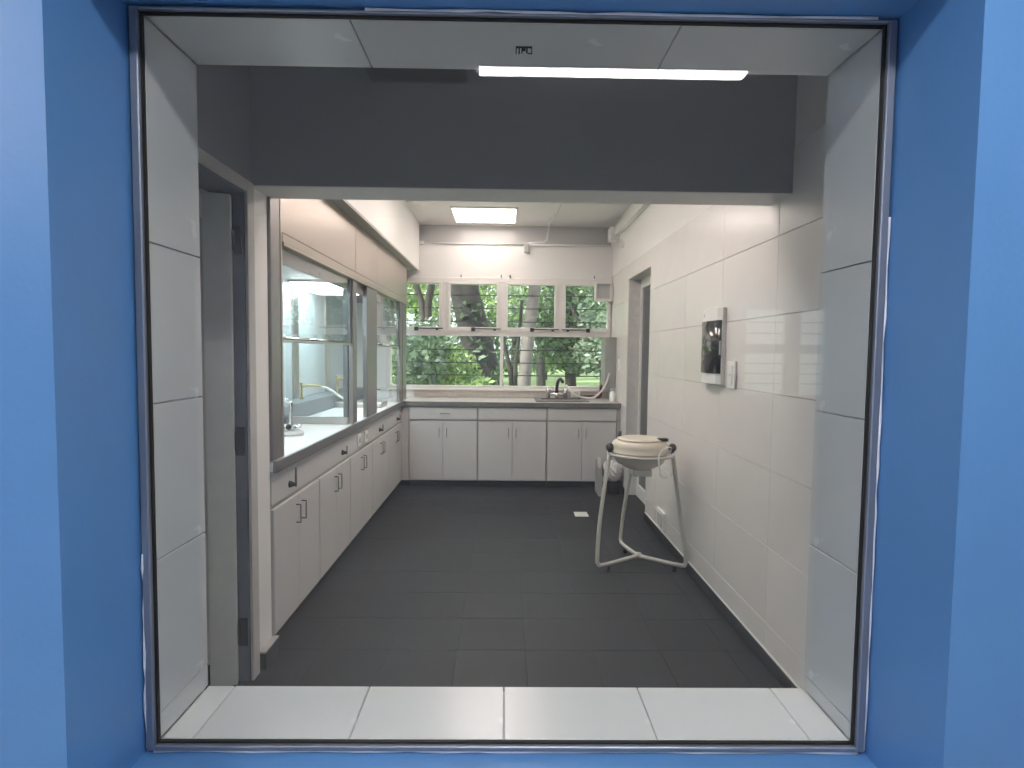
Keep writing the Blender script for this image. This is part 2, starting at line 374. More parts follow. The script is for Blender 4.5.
for z in (1.905, 1.060, .225):
    bm = bmesh.new(); box(bm, LX-.050, LX-.008, LDY1-.020, LDY1-.011, z-.062, z+.062, .002)
    box(bm, LX-.070, LX-.036, LDY1-.034, LDY1-.020, z-.036, z+.036, .002)
    tube(bm, [(LX-.042, LDY1-.030, z-.04), (LX-.042, LDY1-.030, z+.04)], .008, 8); obj('hinge', bm, 'hinge', d1)

# ------------------------------------------------------------------ observation wall: blue outside, tiled reveal inside
NX0, NX1, NZ0, NZ1, FZ1 = -.796, .828, .548, 2.167, 2.166         # blue niche
wf = BS('wall_front', 'blue', [(-4.4, NX0, YO, YG+.004, -.05, 2.72), (NX1, 5.2, YO, YG+.004, -.05, 2.72), (NX0, NX1, YO, YG+.004, -.05, NZ0), (NX0, NX1, YO, YG+.004, NZ1, 2.72)])
struct(wf, 'blue painted wall around the observation window', 'wall')
E_ = .010
BS('inner_wall', 'white', [(-2.0, GX0-E_, YG+.006, YI, 0, ZC), (GX1+E_, 3.0, YG+.006, YI, 0, ZC), (GX0-E_, GX1+E_, YG+.006, YI, 0, GZ0-E_), (GX0-E_, GX1+E_, YG+.006, YI, GZ1+E_, ZC)], wf)
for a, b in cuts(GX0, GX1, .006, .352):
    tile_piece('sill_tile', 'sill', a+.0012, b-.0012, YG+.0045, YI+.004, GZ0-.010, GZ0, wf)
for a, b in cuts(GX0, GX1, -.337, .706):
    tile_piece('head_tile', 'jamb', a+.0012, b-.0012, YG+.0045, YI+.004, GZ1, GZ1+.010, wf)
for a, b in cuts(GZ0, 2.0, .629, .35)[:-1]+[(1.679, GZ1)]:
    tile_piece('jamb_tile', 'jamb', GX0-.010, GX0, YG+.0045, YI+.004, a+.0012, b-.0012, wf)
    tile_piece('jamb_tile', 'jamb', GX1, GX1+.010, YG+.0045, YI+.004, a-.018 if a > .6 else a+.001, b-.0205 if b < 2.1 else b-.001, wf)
# window_2: the steel framed pane
w2 = bpy.data.objects.new('window_2', None); COL.objects.link(w2); w2.location = (0, YG, GZ0)
struct(w2, 'large steel framed observation window filling the picture', 'window')
fy0, fy1 = YG-.016, YG+.004
o_ = .004
BS('window_frame', 'frame', [(NX0+.006, GX0-o_, fy0, fy1, NZ0+.006, FZ1-.006), (GX1+o_, NX1-.006, fy0, fy1, NZ0+.006, FZ1-.006), (GX0-o_, GX1+o_, fy0, fy1, NZ0+.006, GZ0-o_), (GX0-o_, GX1+o_, fy0, fy1, GZ1+o_, FZ1-.006)], w2, bev=.002)
BS('gasket', 'gasket', [(GX0-o_, GX0, YG-.006, YG+.003, GZ0-o_, GZ1+o_), (GX1, GX1+o_, YG-.006, YG+.003, GZ0-o_, GZ1+o_), (GX0, GX1, YG-.006, YG+.003, GZ0-o_, GZ0), (GX0, GX1, YG-.006, YG+.003, GZ1, GZ1+o_)], w2)
B('pane', 'front', GX0-.003, GX1+.003, YG-.003, YG+.003, GZ0-.003, GZ1+.003, w2)
bm = bmesh.new()
def bead(p, q, n, r):
    p, q = Vector(p), Vector(q); pts = []
    for i in range(n+1):
        v = p.lerp(q, i/n); pts.append(v+Vector((random.uniform(-1, 1), 0, random.uniform(-1, 1)))*.0014)
    tube(bm, pts, [r*random.uniform(.3, 1.25) for _ in pts], 6)
bead((NX0+.006, fy0+.002, NZ0+.01), (NX0+.007, fy0+.002, 1.0), 14, .0032); bead((NX0+.009, fy0+.004, 1.1), (NX0+.009, fy0+.004, 2.15), 12, .0018)
bead((NX1-.005, fy0+.002, NZ0+.01), (NX1-.005, fy0+.002, 1.75), 22, .0032)
bead((NX0+.02, fy0+.004, NZ0+.004), (NX1-.02, fy0+.004, NZ0+.004), 22, .003); bead((-.3, fy0+.002, FZ1-.004), (NX1-.05, fy0+.002, FZ1-.004), 16, .0035)
obj('caulk_bead', bm, 'caulk', w2, label='ragged white caulk bead along the frame')
# small etched mark near the top of the glass
bm = bmesh.new(); sx0, sx1, sz0, sz1, sy = .0155, .0505, 2.082, 2.098, YG-.0034
for a in ((sx0, sx1, sz1-.004, sz1), (sx0, sx0+.0022, sz0, sz1), (sx1-.002, sx1, sz0, sz1), (sx0+.006, sx0+.009, sz0, sz1), (sx0+.012, sx0+.0145, sz0+.001, sz1), (sx0+.0145, sx0+.021, sz0+.006, sz1-.004), (sx0+.022, sx0+.0255, sz0+.002, sz1), (sx1-.010, sx1-.002, sz0, sz0+.0025)):
    box(bm, a[0], a[1], sy-.0003, sy+.0003, a[2], a[3])
obj('glass_mark', bm, 'black', w2, label='small black stamp on the glass near its top edge')

# ------------------------------------------------------------------ the corridor the photographer stands in
struct(BS('floor_outer', 'outfloor', [(-4.4, 5.2, -3.2, YO, -.06, 0)]), 'grey corridor floor in front of the glass', 'floor')
struct(B('ceiling_outer', 'ceil', -4.4, 5.2, -3.2, YO+.2, 2.72, 2.8), 'white corridor ceiling in front of the glass', 'ceiling')
struct(BS('wall_outer_right', 'blue', [(5.1, 5.2, -3.2, YO, 0, 2.72)]), 'blue corridor side wall to the right', 'wall')
struct(BS('wall_outer_near', 'blue', [(-4.4, -4.3, -3.2, YO, 0, 2.72)]), 'blue corridor side wall to the left', 'wall')
struct(BS('wall_outer_back', 'white', [(-4.4, 2.30, -3.2, -3.05, 0, 2.72), (3.60, 5.2, -3.2, -3.05, 0, 2.72), (2.30, 3.60, -3.2, -3.05, 0, 1.02), (2.30, 3.60, -3.2, -3.05, 1.95, 2.72)]), 'white corridor wall behind the viewpoint', 'wall')
w3 = bpy.data.objects.new('window_3', None); COL.objects.link(w3); w3.location = (2.95, -3.1, 1.02)
struct(w3, 'white framed corridor window mirrored faintly in the glass', 'window')
BS('window_frame', 'wframe', [(2.30, 2.36, -3.13, -3.08, 1.02, 1.95), (3.54, 3.60, -3.13, -3.08, 1.02, 1.95), (2.74, 2.90, -3.13, -3.08, 1.02, 1.95), (2.36, 2.74, -3.13, -3.08, 1.02, 1.06), (2.36, 2.74, -3.13, -3.08, 1.47, 1.56), (2.36, 2.74, -3.13, -3.08, 1.90, 1.95), (2.90, 3.54, -3.13, -3.08, 1.02, 1.06), (2.90, 3.54, -3.13, -3.08, 1.47, 1.56), (2.90, 3.54, -3.13, -3.08, 1.90, 1.95)], w3)
for a, b in ((2.36, 2.74), (2.90, 3.54)):
    for z0, z1 in ((1.06, 1.47), (1.56, 1.90)): B('pane', 'glass', a, b, -3.112, -3.108, z0, z1, w3)
for z in (1.17, 1.27, 1.37, 1.67, 1.78): B('security_bar', 'bar', 2.30, 3.60, -3.165, -3.155, z-.006, z+.006, w3)
for cx, lb in ((.464, 'long white corridor lamp mirrored at the top of the glass'), (-2.40, 'long white added lamp brightening the left end of the blue wall'), (4.20, 'long white added lamp brightening the far right end of the blue wall')):  # only the first lamp is mirrored; both end ones are added for brightness
    l = thing('corridor_lamp', lb, 'lamp', (cx, -.08, 2.72), 'corridor ceiling lamps')
    B('lamp_housing', 'wplastic', cx-.609, cx+.609, -.168, .018, 2.708, 2.72, l); B('diffuser', 'ledouter', cx-.591, cx+.591, -.142, 0, 2.694, 2.708, l, label='glowing white diffuser')
l = thing('corridor_lamp', 'long white added lamp nearest the back wall on the left', 'lamp', (-3.35, -1.5, 2.72), 'corridor ceiling lamps')  # unseen lamp added to brighten the right side of the niche
B('lamp_housing', 'wplastic', -3.96, -2.74, -1.60, -1.40, 2.708, 2.72, l); B('diffuser', 'ledouter', -3.94, -2.76, -1.58, -1.42, 2.694, 2.708, l, label='glowing white diffuser')
g = thing('ceiling_grille', 'dark ceiling grille mirrored at the top of the glass', 'grille', (-.41, -.04, 2.72))
BS('grille_frame', 'grille', [(-.64, -.61, -.25, .17, 2.705, 2.72), (-.22, -.19, -.25, .17, 2.705, 2.72), (-.61, -.22, -.25, -.22, 2.705, 2.72), (-.61, -.22, .14, .17, 2.705, 2.72), (-.61, -.22, -.22, .14, 2.716, 2.72)], g)
for k in range(6): B('slat', 'grille', -.61, -.22, -.20+.058*k, -.185+.058*k, 2.704, 2.716, g)

# ------------------------------------------------------------------ base cabinets under the window
def d_handle(parent, axis, a, z, y, out, L=.10):
    """bent wire pull: stands off the door by `out` along -Y (back row) or +X (left row)"""
    if axis == 'back': p = [(a, y, z), (a, y-out, z), (a, y-out, z+L), (a, y, z+L)]
    elif axis == 'drawer': p = [(a-L/2, y, z), (a-L/2, y-out, z), (a+L/2, y-out, z), (a+L/2, y, z)]
    else: p = [(y, a, z), (y+out, a, z), (y+out, a, z+L), (y, a, z+L)]
    P = []
    for i, q in enumerate(p):
        q = Vector(q)
        if i in (0, 3): P.append(q)
        else:
            u, v = Vector(p[i-1]), Vector(p[i+1]); P += [q.lerp(u, .35), q, q.lerp(v, .08)] if i == 1 else [q.lerp(u, .08), q, q.lerp(v, .35)]
    return T('handle', 'steeldark', P, .0036, parent, 8)
ZD0, ZD1 = .080, .712
bx = [-1.020, -.285, .455, 1.205]
lab = ['white base cabinet under the window with a handle on its drawer', 'white base cabinet under the window between two others, plain drawer front', 'white base cabinet under the sink next to the tripod stand']
for i in range(3):
    a, b = bx[i], bx[i+1]
    c = thing('base_cabinet', lab[i], 'cabinet', ((a+b)/2, YBF+.3, 0), 'base cabinets under the window')
    BS('body', 'stile', [(a+.0015, b-.0015, YBF+.008, YB-.03, .072, .866)], c)
    B('toe_kick', 'kick', a+.0015, b-.0015, YBF+.045, YBF+.12, 0, .0715, c)
    g = .011
    d = B('drawer', 'cab', a+g, b-g, YBF-.010, YBF+.0075, .732, .858, c, bev=.002)
    if i == 0: d_handle(d, 'drawer', (a+b)/2+.02, .795, YBF-.010, .022, .10)
    m = (a+b)/2
    for u, v, h in ((a+g, m-.002, m-.040), (m+.002, b-g, m+.040)):
        d = B('door', 'cab', u, v, YBF-.010, YBF+.0075, ZD0, ZD1, c, bev=.002); d_handle(d, 'back', h, .545, YBF-.010, .024, .095)
c = B('corner_filler', 'cab', XC-.0, -1.022, YBF+.004, YBF+.03, .072, .866)
tag(c, 'narrow white filler strip in the corner where both cabinet rows meet', 'filler')
c = B('end_strip', 'stile', 1.2065, XR-.002, YBF+.004, YBF+.03, .072, .866); tag(c, 'narrow grey end strip between the sink cabinet and right wall', 'filler')

# left row: five double door units 0.67 m wide, continuous fascia with gas valves above
ly = [2.672+.6735*k for k in range(6)]
words = ['nearest the glass, below the first gas valve', 'second from the glass in the left row', 'below the two white sockets in the left row', 'fourth from the glass in the left row', 'in the far corner at the end of left row']
for i in range(5):
    a, b = ly[i], ly[i+1]
    c = thing('base_cabinet', 'white double door base cabinet '+words[i], 'cabinet', (XC-.3, (a+b)/2, 0), 'base cabinets along the left wall')
    BS('body', 'stile', [(HX+.03, XC-.008, a+.001, b-.001, .072, .71)], c)
    B('toe_kick', 'kick', XC-.12, XC-.045, a+.001, b-.001, 0, .0715, c)
    g = .009; m = (a+b)/2
    for u, v, h in ((a+g, m-.002, m-.040), (m+.002, b-g, m+.040)):
        d = B('door', 'cab', XC-.0075, XC+.010, u, v, .082, .690, c, bev=.002); d_handle(d, 'left', h, .545, XC+.010, .024, .095)
fb = tag(B('fascia_board', 'cab', XC-.03, XC+.004, ly[0]+.001, YBF+.002, .712, .868, bev=.002), 'long white fascia board with gas valves under the left worktop', 'board')
vl = ['nearest the glass with a tall lever', 'second from the glass on left fascia', 'third from the glass on left fascia', 'farthest on left fascia near the corner']
for i, (y, z) in enumerate(((2.895, .765), (3.835, .762), (4.976, .762), (5.789, .762))):
    v = thing('gas_valve', 'black gas valve '+vl[i], 'valve', (XC+.004, y, z), 'gas valves on the left fascia')
    bm = bmesh.new(); pr = [(.0, 0), (.019, 0), (.017, .006), (.009, .026), (.007, .034), (0, .034)]
    lathe(bm, pr, 0, 0, 0, 16); bmesh.ops.rotate(bm, verts=bm.verts, cent=(0, 0, 0), matrix=Matrix.Rotation(math.pi/2, 3, 'Y')); bmesh.ops.translate(bm, verts=bm.verts, vec=(XC+.004, y, z)); obj('valve_body', bm, 'black', v)
    T('lever', 'steeldark', [(XC+.036, y, z-.012), (XC+.036, y+.004, z+(.085 if i == 0 else .045))], .0055, v, 8)
for i, y in enumerate((4.257, 4.473)):
    v = thing('socket', ['white socket on the left fascia, nearer of the pair', 'white socket on the left fascia, farther of the pair'][i], 'socket', (XC+.004, y, .765), 'sockets on the left fascia')
    B('plate', 'wplastic', XC+.004, XC+.016, y-.045, y+.045, .735, .825, v, bev=.003); B('outlet', 'gplastic', XC+.016, XC+.022, y-.022, y+.022, .76, .80, v, bev=.003)

# ------------------------------------------------------------------ worktops
ZW0, ZW1 = .872, .920
wt = thing('worktop', 'white worktop with dark edge running under the steel hood', 'worktop', (-1.42, 4.35, ZW0))
BS('top_slab', 'top', [(HX+.002, -1.085, 2.662, YB-.01, ZW0+.004, ZW1)], wt)
BS('edge_strip', 'edge', [(-1.085, -1.068, 2.662, YBF-.03, ZW0-.002, ZW1+.006)], wt, bev=.002)
wk = thing('worktop', 'grey topped worktop with dark front edge below the garden window', 'worktop', (.08, 6.36, ZW0))
SX0, SX1, SY0, SY1 = .40, .86, 6.17, 6.52
BS('top_slab', 'granite', [(-1.084, SX0, YBF-.015, YB-.009, ZW0+.002, ZW1), (SX1, XR-.002, YBF-.015, YB-.009, ZW0+.002, ZW1), (SX0, SX1, YBF-.015, SY0, ZW0+.002, ZW1), (SX0, SX1, SY1, YB-.009, ZW0+.002, ZW1)], wk)
B('edge_strip', 'edge', -1.067, XR-.002, YBF-.030, YBF-.015, ZW0-.002, ZW1+.002, wk, bev=.002)
sk = thing('sink', 'steel sink with raised dark rim below the tap', 'sink', (.63, 6.35, ZW1))
BS('sink_rim', 'steeldark', [(SX0-.06, SX1+.06, SY0-.03, SY0+.01, ZW1+.0005, ZW1+.012), (SX0-.06, SX1+.06, SY1-.01, SY1+.07, ZW1+.0005, ZW1+.012), (SX0-.06, SX0+.01, SY0+.01, SY1-.01, ZW1+.0005, ZW1+.012), (SX1-.01, SX1+.06, SY0+.01, SY1-.01, ZW1+.0005, ZW1+.012)], sk)
BS('basin', 'steel', [(SX0+.002, SX1-.002, SY0+.002, SY0+.01, ZW1-.046, ZW1), (SX0+.002, SX1-.002, SY1-.01, SY1-.002, ZW1-.046, ZW1), (SX0+.002, SX0+.01, SY0+.01, SY1-.01, ZW1-.046, ZW1), (SX1-.01, SX1-.002, SY0+.01, SY1-.01, ZW1-.046, ZW1), (SX0+.002, SX1-.002, SY0+.002, SY1-.002, ZW1-.0475, ZW1-.044)], sk)
f = thing('mixer_tap', 'chrome two handled mixer tap with black spout on the sink', 'tap', (.59, 6.555, ZW1+.012))
tx, ty, tz = .60, 6.555, ZW1+.0125
bm = bmesh.new(); tube(bm, [(tx-.10, ty, tz+.045), (tx+.10, ty, tz+.045)], .016, 10); tube(bm, [(tx, ty, tz), (tx, ty, tz+.07)], .02, 10); obj('tap_bridge', bm, 'chrome', f)
for sx in (-1, 1):
    bm = bmesh.new(); lathe(bm, [(.024, 0), (.022, .06), (.032, .065), (.034, .10), (.026, .108), (0, .108)], tx+sx*.10, ty, tz, 14); obj('tap_handle', bm, 'chrome', f)
T('spout', 'black', smooth_path([(tx, ty, tz+.06), (tx+.005, ty-.01, tz+.16), (tx+.03, ty-.05, tz+.22), (tx+.06, ty-.10, tz+.19)]), .020, f)
h = T('hose', 'hose', smooth_path([(tx+.10, 6.50, tz+.155), (tx+.19, 6.50, tz+.05), (tx+.31, 6.50, tz+.012), (tx+.42, 6.40, tz+.03), (tx+.51, 6.315, tz+.15), (1.165, 6.322, tz+.30)]), .011)
tag(h, 'white rubber hose sagging from the grey metal box to the tap', 'hose')
h = T('drain_pipe', 'redhose', smooth_path([(.86, 6.53, tz+.012), (.93, 6.55, tz+.020), (1.02, 6.57, tz+.020), (1.085, 6.57, tz+.014), (1.11, 6.57, tz+.04), (1.112, 6.57, tz+.16)]), .017)
tag(h, 'dark red pipe bent along the worktop beside the sink', 'pipe')
k = thing('socket', 'small beige socket on the splashback between tap and pipe', 'socket', (.83, YB-.008, .99))
B('plate', 'wplastic', .775, .885, YB-.058, YB-.0455, .935, 1.015, k, bev=.003); B('mount_box', 'wplastic', .80, .86, YB-.0455, YB-.008, .945, .995, k); B('outlet', 'beige', .798, .862, YB-.063, YB-.058, .948, .998, k)
p = thing('wall_cabinet', 'slim upright grey metal box on the right wall over the worktop corner', 'box', (XR, 6.5, 1.07))
B('cabinet_body', 'board', 1.122, XR-.002, 6.352, 6.655, 1.072, 1.625, p, bev=.003); B('cover', 'board', 1.118, XR-.002, 6.338, 6.3515, 1.066, 1.632, p, bev=.003)
k = thing('bottle', 'white plastic bottle in the corner under the slim grey metal box', 'bottle', (1.18, 6.50, ZW1))
bm = bmesh.new(); lathe(bm, [(.034, 0), (.036, .01), (.036, .09), (.030, .105), (.014, .115), (.014, .12), (0, .12)], 1.190, 6.25, ZW1+.0005, 16); obj('bottle_body', bm, 'wplastic', k)
bm = bmesh.new(); lathe(bm, [(.016, 0), (.016, .022), (0, .022)], 1.190, 6.25, ZW1+.121, 12); obj('cap', bm, 'gplastic', k)
v = thing('vent_box', 'small white exhaust vent box in the top right window pane', 'vent', (1.13, 6.64, 2.06))
BS('housing', 'wframe', [(1.03, 1.05, 6.60, 6.664, 2.055, 2.275), (1.208, 1.234, 6.60, 6.664, 2.055, 2.275), (1.05, 1.208, 6.60, 6.664, 2.055, 2.085), (1.05, 1.208, 6.60, 6.664, 2.255, 2.275)], v, bev=.002); B('back_plate', 'gplastic', 1.05, 1.208, 6.648, 6.66, 2.085, 2.255, v)
v = B('wall_plate', 'wplastic', XR-.008, XR-.001, 6.12, 6.22, 1.26, 1.39, bev=.003); tag(v, 'small white blank plate on right wall beside the slim grey metal box', 'plate')

# ------------------------------------------------------------------ steel hood along the left worktop
hd = thing('fume_hood', 'long stainless steel hood with glazed sashes on left worktop', 'hood', (-1.42, 4.4, ZW1))
ZH0, ZH1, ZP = 1.955, 2.015, 2.385
BS('post', 'poststeel', [(XH-.05, XH, 2.664, 2.775, ZW1+.007, ZP)], hd, bev=.003); B('post_flange', 'steelwarm', XH-.03, XH+.003, 2.776, 2.797, ZW1+.007, ZP, hd, bev=.002)
B('post', 'poststeel', XH-.035, XH, 4.09, 4.19, ZW1+.007, ZH0, hd, bev=.003)
B('post', 'poststeel', XH-.035, XH, 4.50, 4.84, ZW1+.007, ZH0, hd, bev=.003)
BS('post', 'poststeel', [(XH-.035, XH, 5.90, 6.02, ZW1+.007, ZH0), (XH-.035, XH-.006, 6.02, 6.06, ZW1+.007, ZH0), (XH-.035, XH, 6.06, 6.28, ZW1+.007, ZH0)], hd, bev=.003)
for a, b in ((2.799, 4.165), (4.173, 4.855), (4.863, 6.30)):
    B('upper_panel', 'steelwarm', XH-.02, XH, a, b, ZH1+.004, ZP, hd, bev=.002)
BS('top_rail', 'steelwarm', [(XH-.03, XH+.004, 2.799, 6.30, ZH0+.02, ZH1), (XH-.03, XH+.010, 2.799, 6.30, ZH0, ZH0+.018)], hd, bev=.002)
B('sash_channel', 'dgrey2', XH-.045, XH-.030, 2.799, 6.30, ZH0-.075, ZH0+.01, hd)
B('hood_soffit', 'steeldark', HX+.005, XH-.045, 2.655, YB-.01, ZH0+.05, ZH0+.07, hd)
B('hood_lining', 'hoodwall', HX+.002, HX+.012, 2.655, YB-.01, 1.045, ZH0+.05, hd)
for y in (4.75, 5.62): B('lining_strip', 'steel', HX+.012, HX+.028, y, y+.12, 1.045, ZH0+.05, hd, bev=.002)
B('trough', 'splash', HX+.002, HX+.20, 2.70, YB-.30, ZW1+.0005, 1.043, hd, bev=.004)
BS('end_shelf', 'steel', [(HX+.2, XH-.06, 5.30, 5.56, ZW1+.0005, ZW1+.05)], hd, bev=.004)
for y0, y1 in ((2.799, 4.088), (4.842, 5.898)):
    s = BS('sash', 'steel', [(XH-.030, XH-.012, y0, y1, 1.488, 1.517)], hd, bev=.003)
    T('sash_handle', 'chrome', [(XH-.004, y0+.02, 1.508), (XH-.004, y1-.02, 1.508)], .008, s, 8)
    B('pane', 'glass', XH-.024, XH-.020, y0, y1, 1.517, ZH0+.01, s)
    BS('sash_stile', 'steeldark', [(XH-.030, XH-.014, y1-.03, y1, 1.517, ZH0)], s)
pt = BS('partition', 'steel', [(HX+.21, XH-.04, 4.090, 4.12, ZW1+.001, .972)], hd, bev=.002)
BS('partition_stile', 'steeldark', [(XH-.072, XH-.037, 4.085, 4.125, .972, ZH0+.02)], pt, bev=.002)
B('pane', 'glass', HX+.21, XH-.072, 4.103, 4.107, .972, ZH0+.02, pt)
hl = B('hood_lamp', 'steel', HX+.06, XH-.10, 4.54, 5.28, ZH0+.031, ZH0+.049, hd)
B('diffuser', 'ledhood', HX+.07, XH-.11, 4.56, 5.26, ZH0+.005, ZH0+.03, hl, label='glowing cool white diffuser')
B('diffuser', 'ledhood', HX+.06, -1.32, 2.80, 3.26, ZH0+.005, ZH0+.03, hl, label='glowing cool white diffuser')
# white bulkhead above the hood
struct(BS('trim_3', 'white', [(HX, -1.003, 2.702, 6.06, 2.39, ZC), (HX, -1.010, 6.068, YB, 2.39, ZC)], bev=.002), 'white boxed bulkhead above the steel hood panels', 'bulkhead')
struct(BS('trim_4', 'stile', [(XH+.001, -1.006, 2.70, 6.60, 2.376, 2.389)]), 'dark grey strip under the white bulkhead', 'trim')
# taps inside the hood
def lab_tap(label, x, y, z, s, m, n):
    t = thing('gas_tap', label, 'tap', (x, y, z), 'taps in the hood')
    bm = bmesh.new(); lathe(bm, [(.018*s, 0), (.018*s, .01), (.010*s, .02), (.010*s, .12*s), (.016*s, .125*s), (0, .14*s)], x, y, z+.0005, 12); obj('stem', bm, m, t)
    T('nozzle', m, smooth_path([(x, y, z+.115*s), (x+.06*s, y+n*.03, z+.125*s), (x+.16*s, y+n*.08, z+.118*s)]), .012*s, t)
    bm = bmesh.new(); sphere(bm, (x, y, z+.145*s), .018*s, 1, 1, .6); obj('knob', bm, m, t); return t
t = thing('cup_sink_tap', 'chrome tap on round white base at the near end of hood', 'tap', (-1.33, 3.50, ZW1))
bm = bmesh.new(); lathe(bm, [(.075, 0), (.078, .012), (.070, .022), (.045, .028), (0, .028)], -1.335, 3.56, ZW1+.0005, 24); obj('base', bm, 'gplastic', t)
bm = bmesh.new(); lathe(bm, [(.022, 0), (.026, .03), (.011, .05), (.011, .17), (.016, .18), (0, .185)], -1.335, 3.56, ZW1+.0285, 16); obj('stem', bm, 'chrome', t)
T('nozzle', 'chrome', smooth_path([(-1.335, 3.56, ZW1+.20), (-1.37, 3.54, ZW1+.225), (-1.41, 3.52, ZW1+.215), (-1.425, 3.51, ZW1+.16)]), .010, t)
for s in (-1, 1):
    bm = bmesh.new(); sphere(bm, (-1.335+s*.045, 3.555, ZW1+.05), .022, 1, 1, .8); obj('knob', bm, 'wplastic' if s < 0 else 'chrome', t)
bm = bmesh.new(); sphere(bm, (-1.335, 3.52, ZW1+.055), .018); obj('dark_cap', bm, 'black', t, label='dark blue cap')
lab_tap('yellow gas tap on the trough, nearer of the two', -1.69, 4.75, 1.043, .9, 'yellow', 1)
lab_tap('yellow gas tap on the trough, farther with a hose end', -1.69, 5.75, 1.043, 1.0, 'yellow', -1)
lab_tap('small chrome tap seen between the steel hood posts', -1.50, 6.10, ZW1, .95, 'chrome', 1)
h = T('hose', 'hose', smooth_path([(-1.56, 4.82, 1.145), (-1.50, 4.88, 1.12), (-1.40, 4.98, 1.03), (-1.30, 5.10, .98), (-1.20, 5.25, .975), (-1.17, 5.29, .94)]), .010); tag(h, 'thin white hose trailing from the nearer yellow gas tap', 'hose')
k = thing('white_box', 'small white plastic box on worktop at the hood end', 'box', (-1.36, 6.42, ZW1))
B('box_body', 'wplastic', -1.44, -1.29, 6.35, 6.50, ZW1+.0005, ZW1+.085, k, bev=.006); B('lid', 'gplastic', -1.445, -1.285, 6.345, 6.505, ZW1+.0855, ZW1+.098, k, bev=.004)

# ------------------------------------------------------------------ ceiling fittings of the far room
def panel_lamp(label, x0, x1, y0, y1, m):
    t = thing('ceiling_lamp', label, 'lamp', ((x0+x1)/2, (y0+y1)/2, ZC))
    BS('lamp_housing', 'wplastic', [(x0-.02, x1+.02, y0-.02, y1+.02, ZC-.012, ZC)], t); B('diffuser', m, x0, x1, y0, y1, ZC-.016, ZC-.012, t, label='glowing white diffuser')
panel_lamp('square glowing ceiling lamp close to the back wall', -.565, .095, 5.97, 6.58, 'led')
panel_lamp('square glowing ceiling lamp hidden just behind the beam', -.40, .25, 2.82, 3.44, 'ledmid')
panel_lamp('square glowing ceiling lamp added halfway down the room, above the breaker box', -.40, .25, 4.45, 5.07, 'ledmid')  # unseen lamp added to even out light along the room
c = thing('cable_conduit', 'thin white conduit bending from the ceiling to a wall box', 'conduit', (.3, YB, ZC))
T('conduit_pipe', 'wplastic', [(.56, 5.4, ZC-.010), (.50, 6.55, ZC-.010), (.495, 6.69, ZC-.025), (.49, 6.70, ZC-.06), (.47, 6.71, 2.76), (.43, 6.70, 2.735), (.25, 6.68, 2.715)], .010, c, 8)
B('junction_box', 'gplastic', .205, .262, 6.66, 6.699, 2.615, 2.715, c, bev=.003)
T('wall_pipe', 'wplastic', [(-.99, YB-.010, 2.705), (.205, YB-.010, 2.705)], .009, c, 8); T('wall_pipe', 'wplastic', [(.262, YB-.010, 2.700), (1.19, YB-.010, 2.700)], .012, c, 8)
B('pipe_clip', 'wplastic', -1.005, -.955, YB-.024, YB+.0, 2.69, 2.73, c, bev=.003)
c = thing('cable_trunking', 'white cable trunking high along the right wall', 'trunking', (1.21, 5.0, 2.75))
B('trunk', 'wplastic', XR-.055, XR+.0035, 2.75, 6.30, 2.745, 2.83, c, bev=.004); B('end_box', 'wplastic', XR-.10, XR+.0035, 6.30, 6.48, 2.70, 2.84, c, bev=.004)
bm = bmesh.new(); lathe(bm, [(.055, 0), (.055, .012), (.045, .02), (.025, .02), (.02, .012), (0, .012)], 0, 0, 0, 20)
bmesh.ops.rotate(bm, verts=bm.verts, cent=(0, 0, 0), matrix=Matrix.Rotation(-math.pi/2, 3, 'Y')); bmesh.ops.translate(bm, verts=bm.verts, vec=(XR+.0035, 6.12, 2.63)); c = obj('round_cover', bm, 'wplastic'); tag(c, 'round white cover on right wall below the trunking end', 'cover')

# ------------------------------------------------------------------ right wall fittings
c = thing('breaker_box', 'white wall box with smoked dark door on the tiled wall', 'breaker box', (XR, 3.27, 1.29))
by0, by1, bz0, bz1 = 3.19, 3.49, 1.284, 1.716
bm = bmesh.new()
prof = [(XR-.003, by0), (XR-.022, by0), (XR-.040, by0+.04), (XR-.050, (by0+by1)/2), (XR-.042, by1-.04), (XR-.030, by1), (XR-.003, by1)]
lo = [bm.verts.new((x, y, bz0)) for x, y in prof]; hi = [bm.verts.new((x, y, bz1)) for x, y in prof]
n = len(prof)
for i in range(n): bm.faces.new((lo[i], lo[(i+1) % n], hi[(i+1) % n], hi[i]))
bm.faces.new(lo); bm.faces.new(hi[::-1]); obj('case', bm, 'wplastic', c)
bm = bmesh.new(); prof = [(XR-.0262, by0+.006), (XR-.0425, by0+.042), (XR-.0525, (by0+by1)/2), (XR-.0445, by1-.046), (XR-.034, by1-.006)]
lo = [bm.verts.new((x-.004, y, bz0+.060)) for x, y in prof]; hi = [bm.verts.new((x-.004, y, bz1-.070)) for x, y in prof]
lo2 = [bm.verts.new((x+.006, y, bz0+.060)) for x, y in prof]; hi2 = [bm.verts.new((x+.006, y, bz1-.070)) for x, y in prof]
for i in range(4):
    f = bm.faces.new((lo[i], lo[i+1], hi[i+1], hi[i])); f.smooth = True
    bm.faces.new((lo2[i], lo2[i+1], hi2[i+1], hi2[i])); bm.faces.new((lo[i], lo[i+1], lo2[i+1], lo2[i])); bm.faces.new((hi[i], hi[i+1], hi2[i+1], hi2[i]))
bm.faces.new((lo[0], lo2[0], hi2[0], hi[0])); bm.faces.new((lo[4], lo2[4], hi2[4], hi[4])); obj('door', bm, 'smoke', c, label='smoked dark door')
BS('door_latch', 'gplastic', [(XR-.036, XR-.028, by0+.001, by0+.012, 1.45, 1.53)], c, bev=.002); B('maker_mark', 'gplastic', XR-.047, XR-.043, by1-.072, by1-.052, bz1-.036, bz1-.030, c)
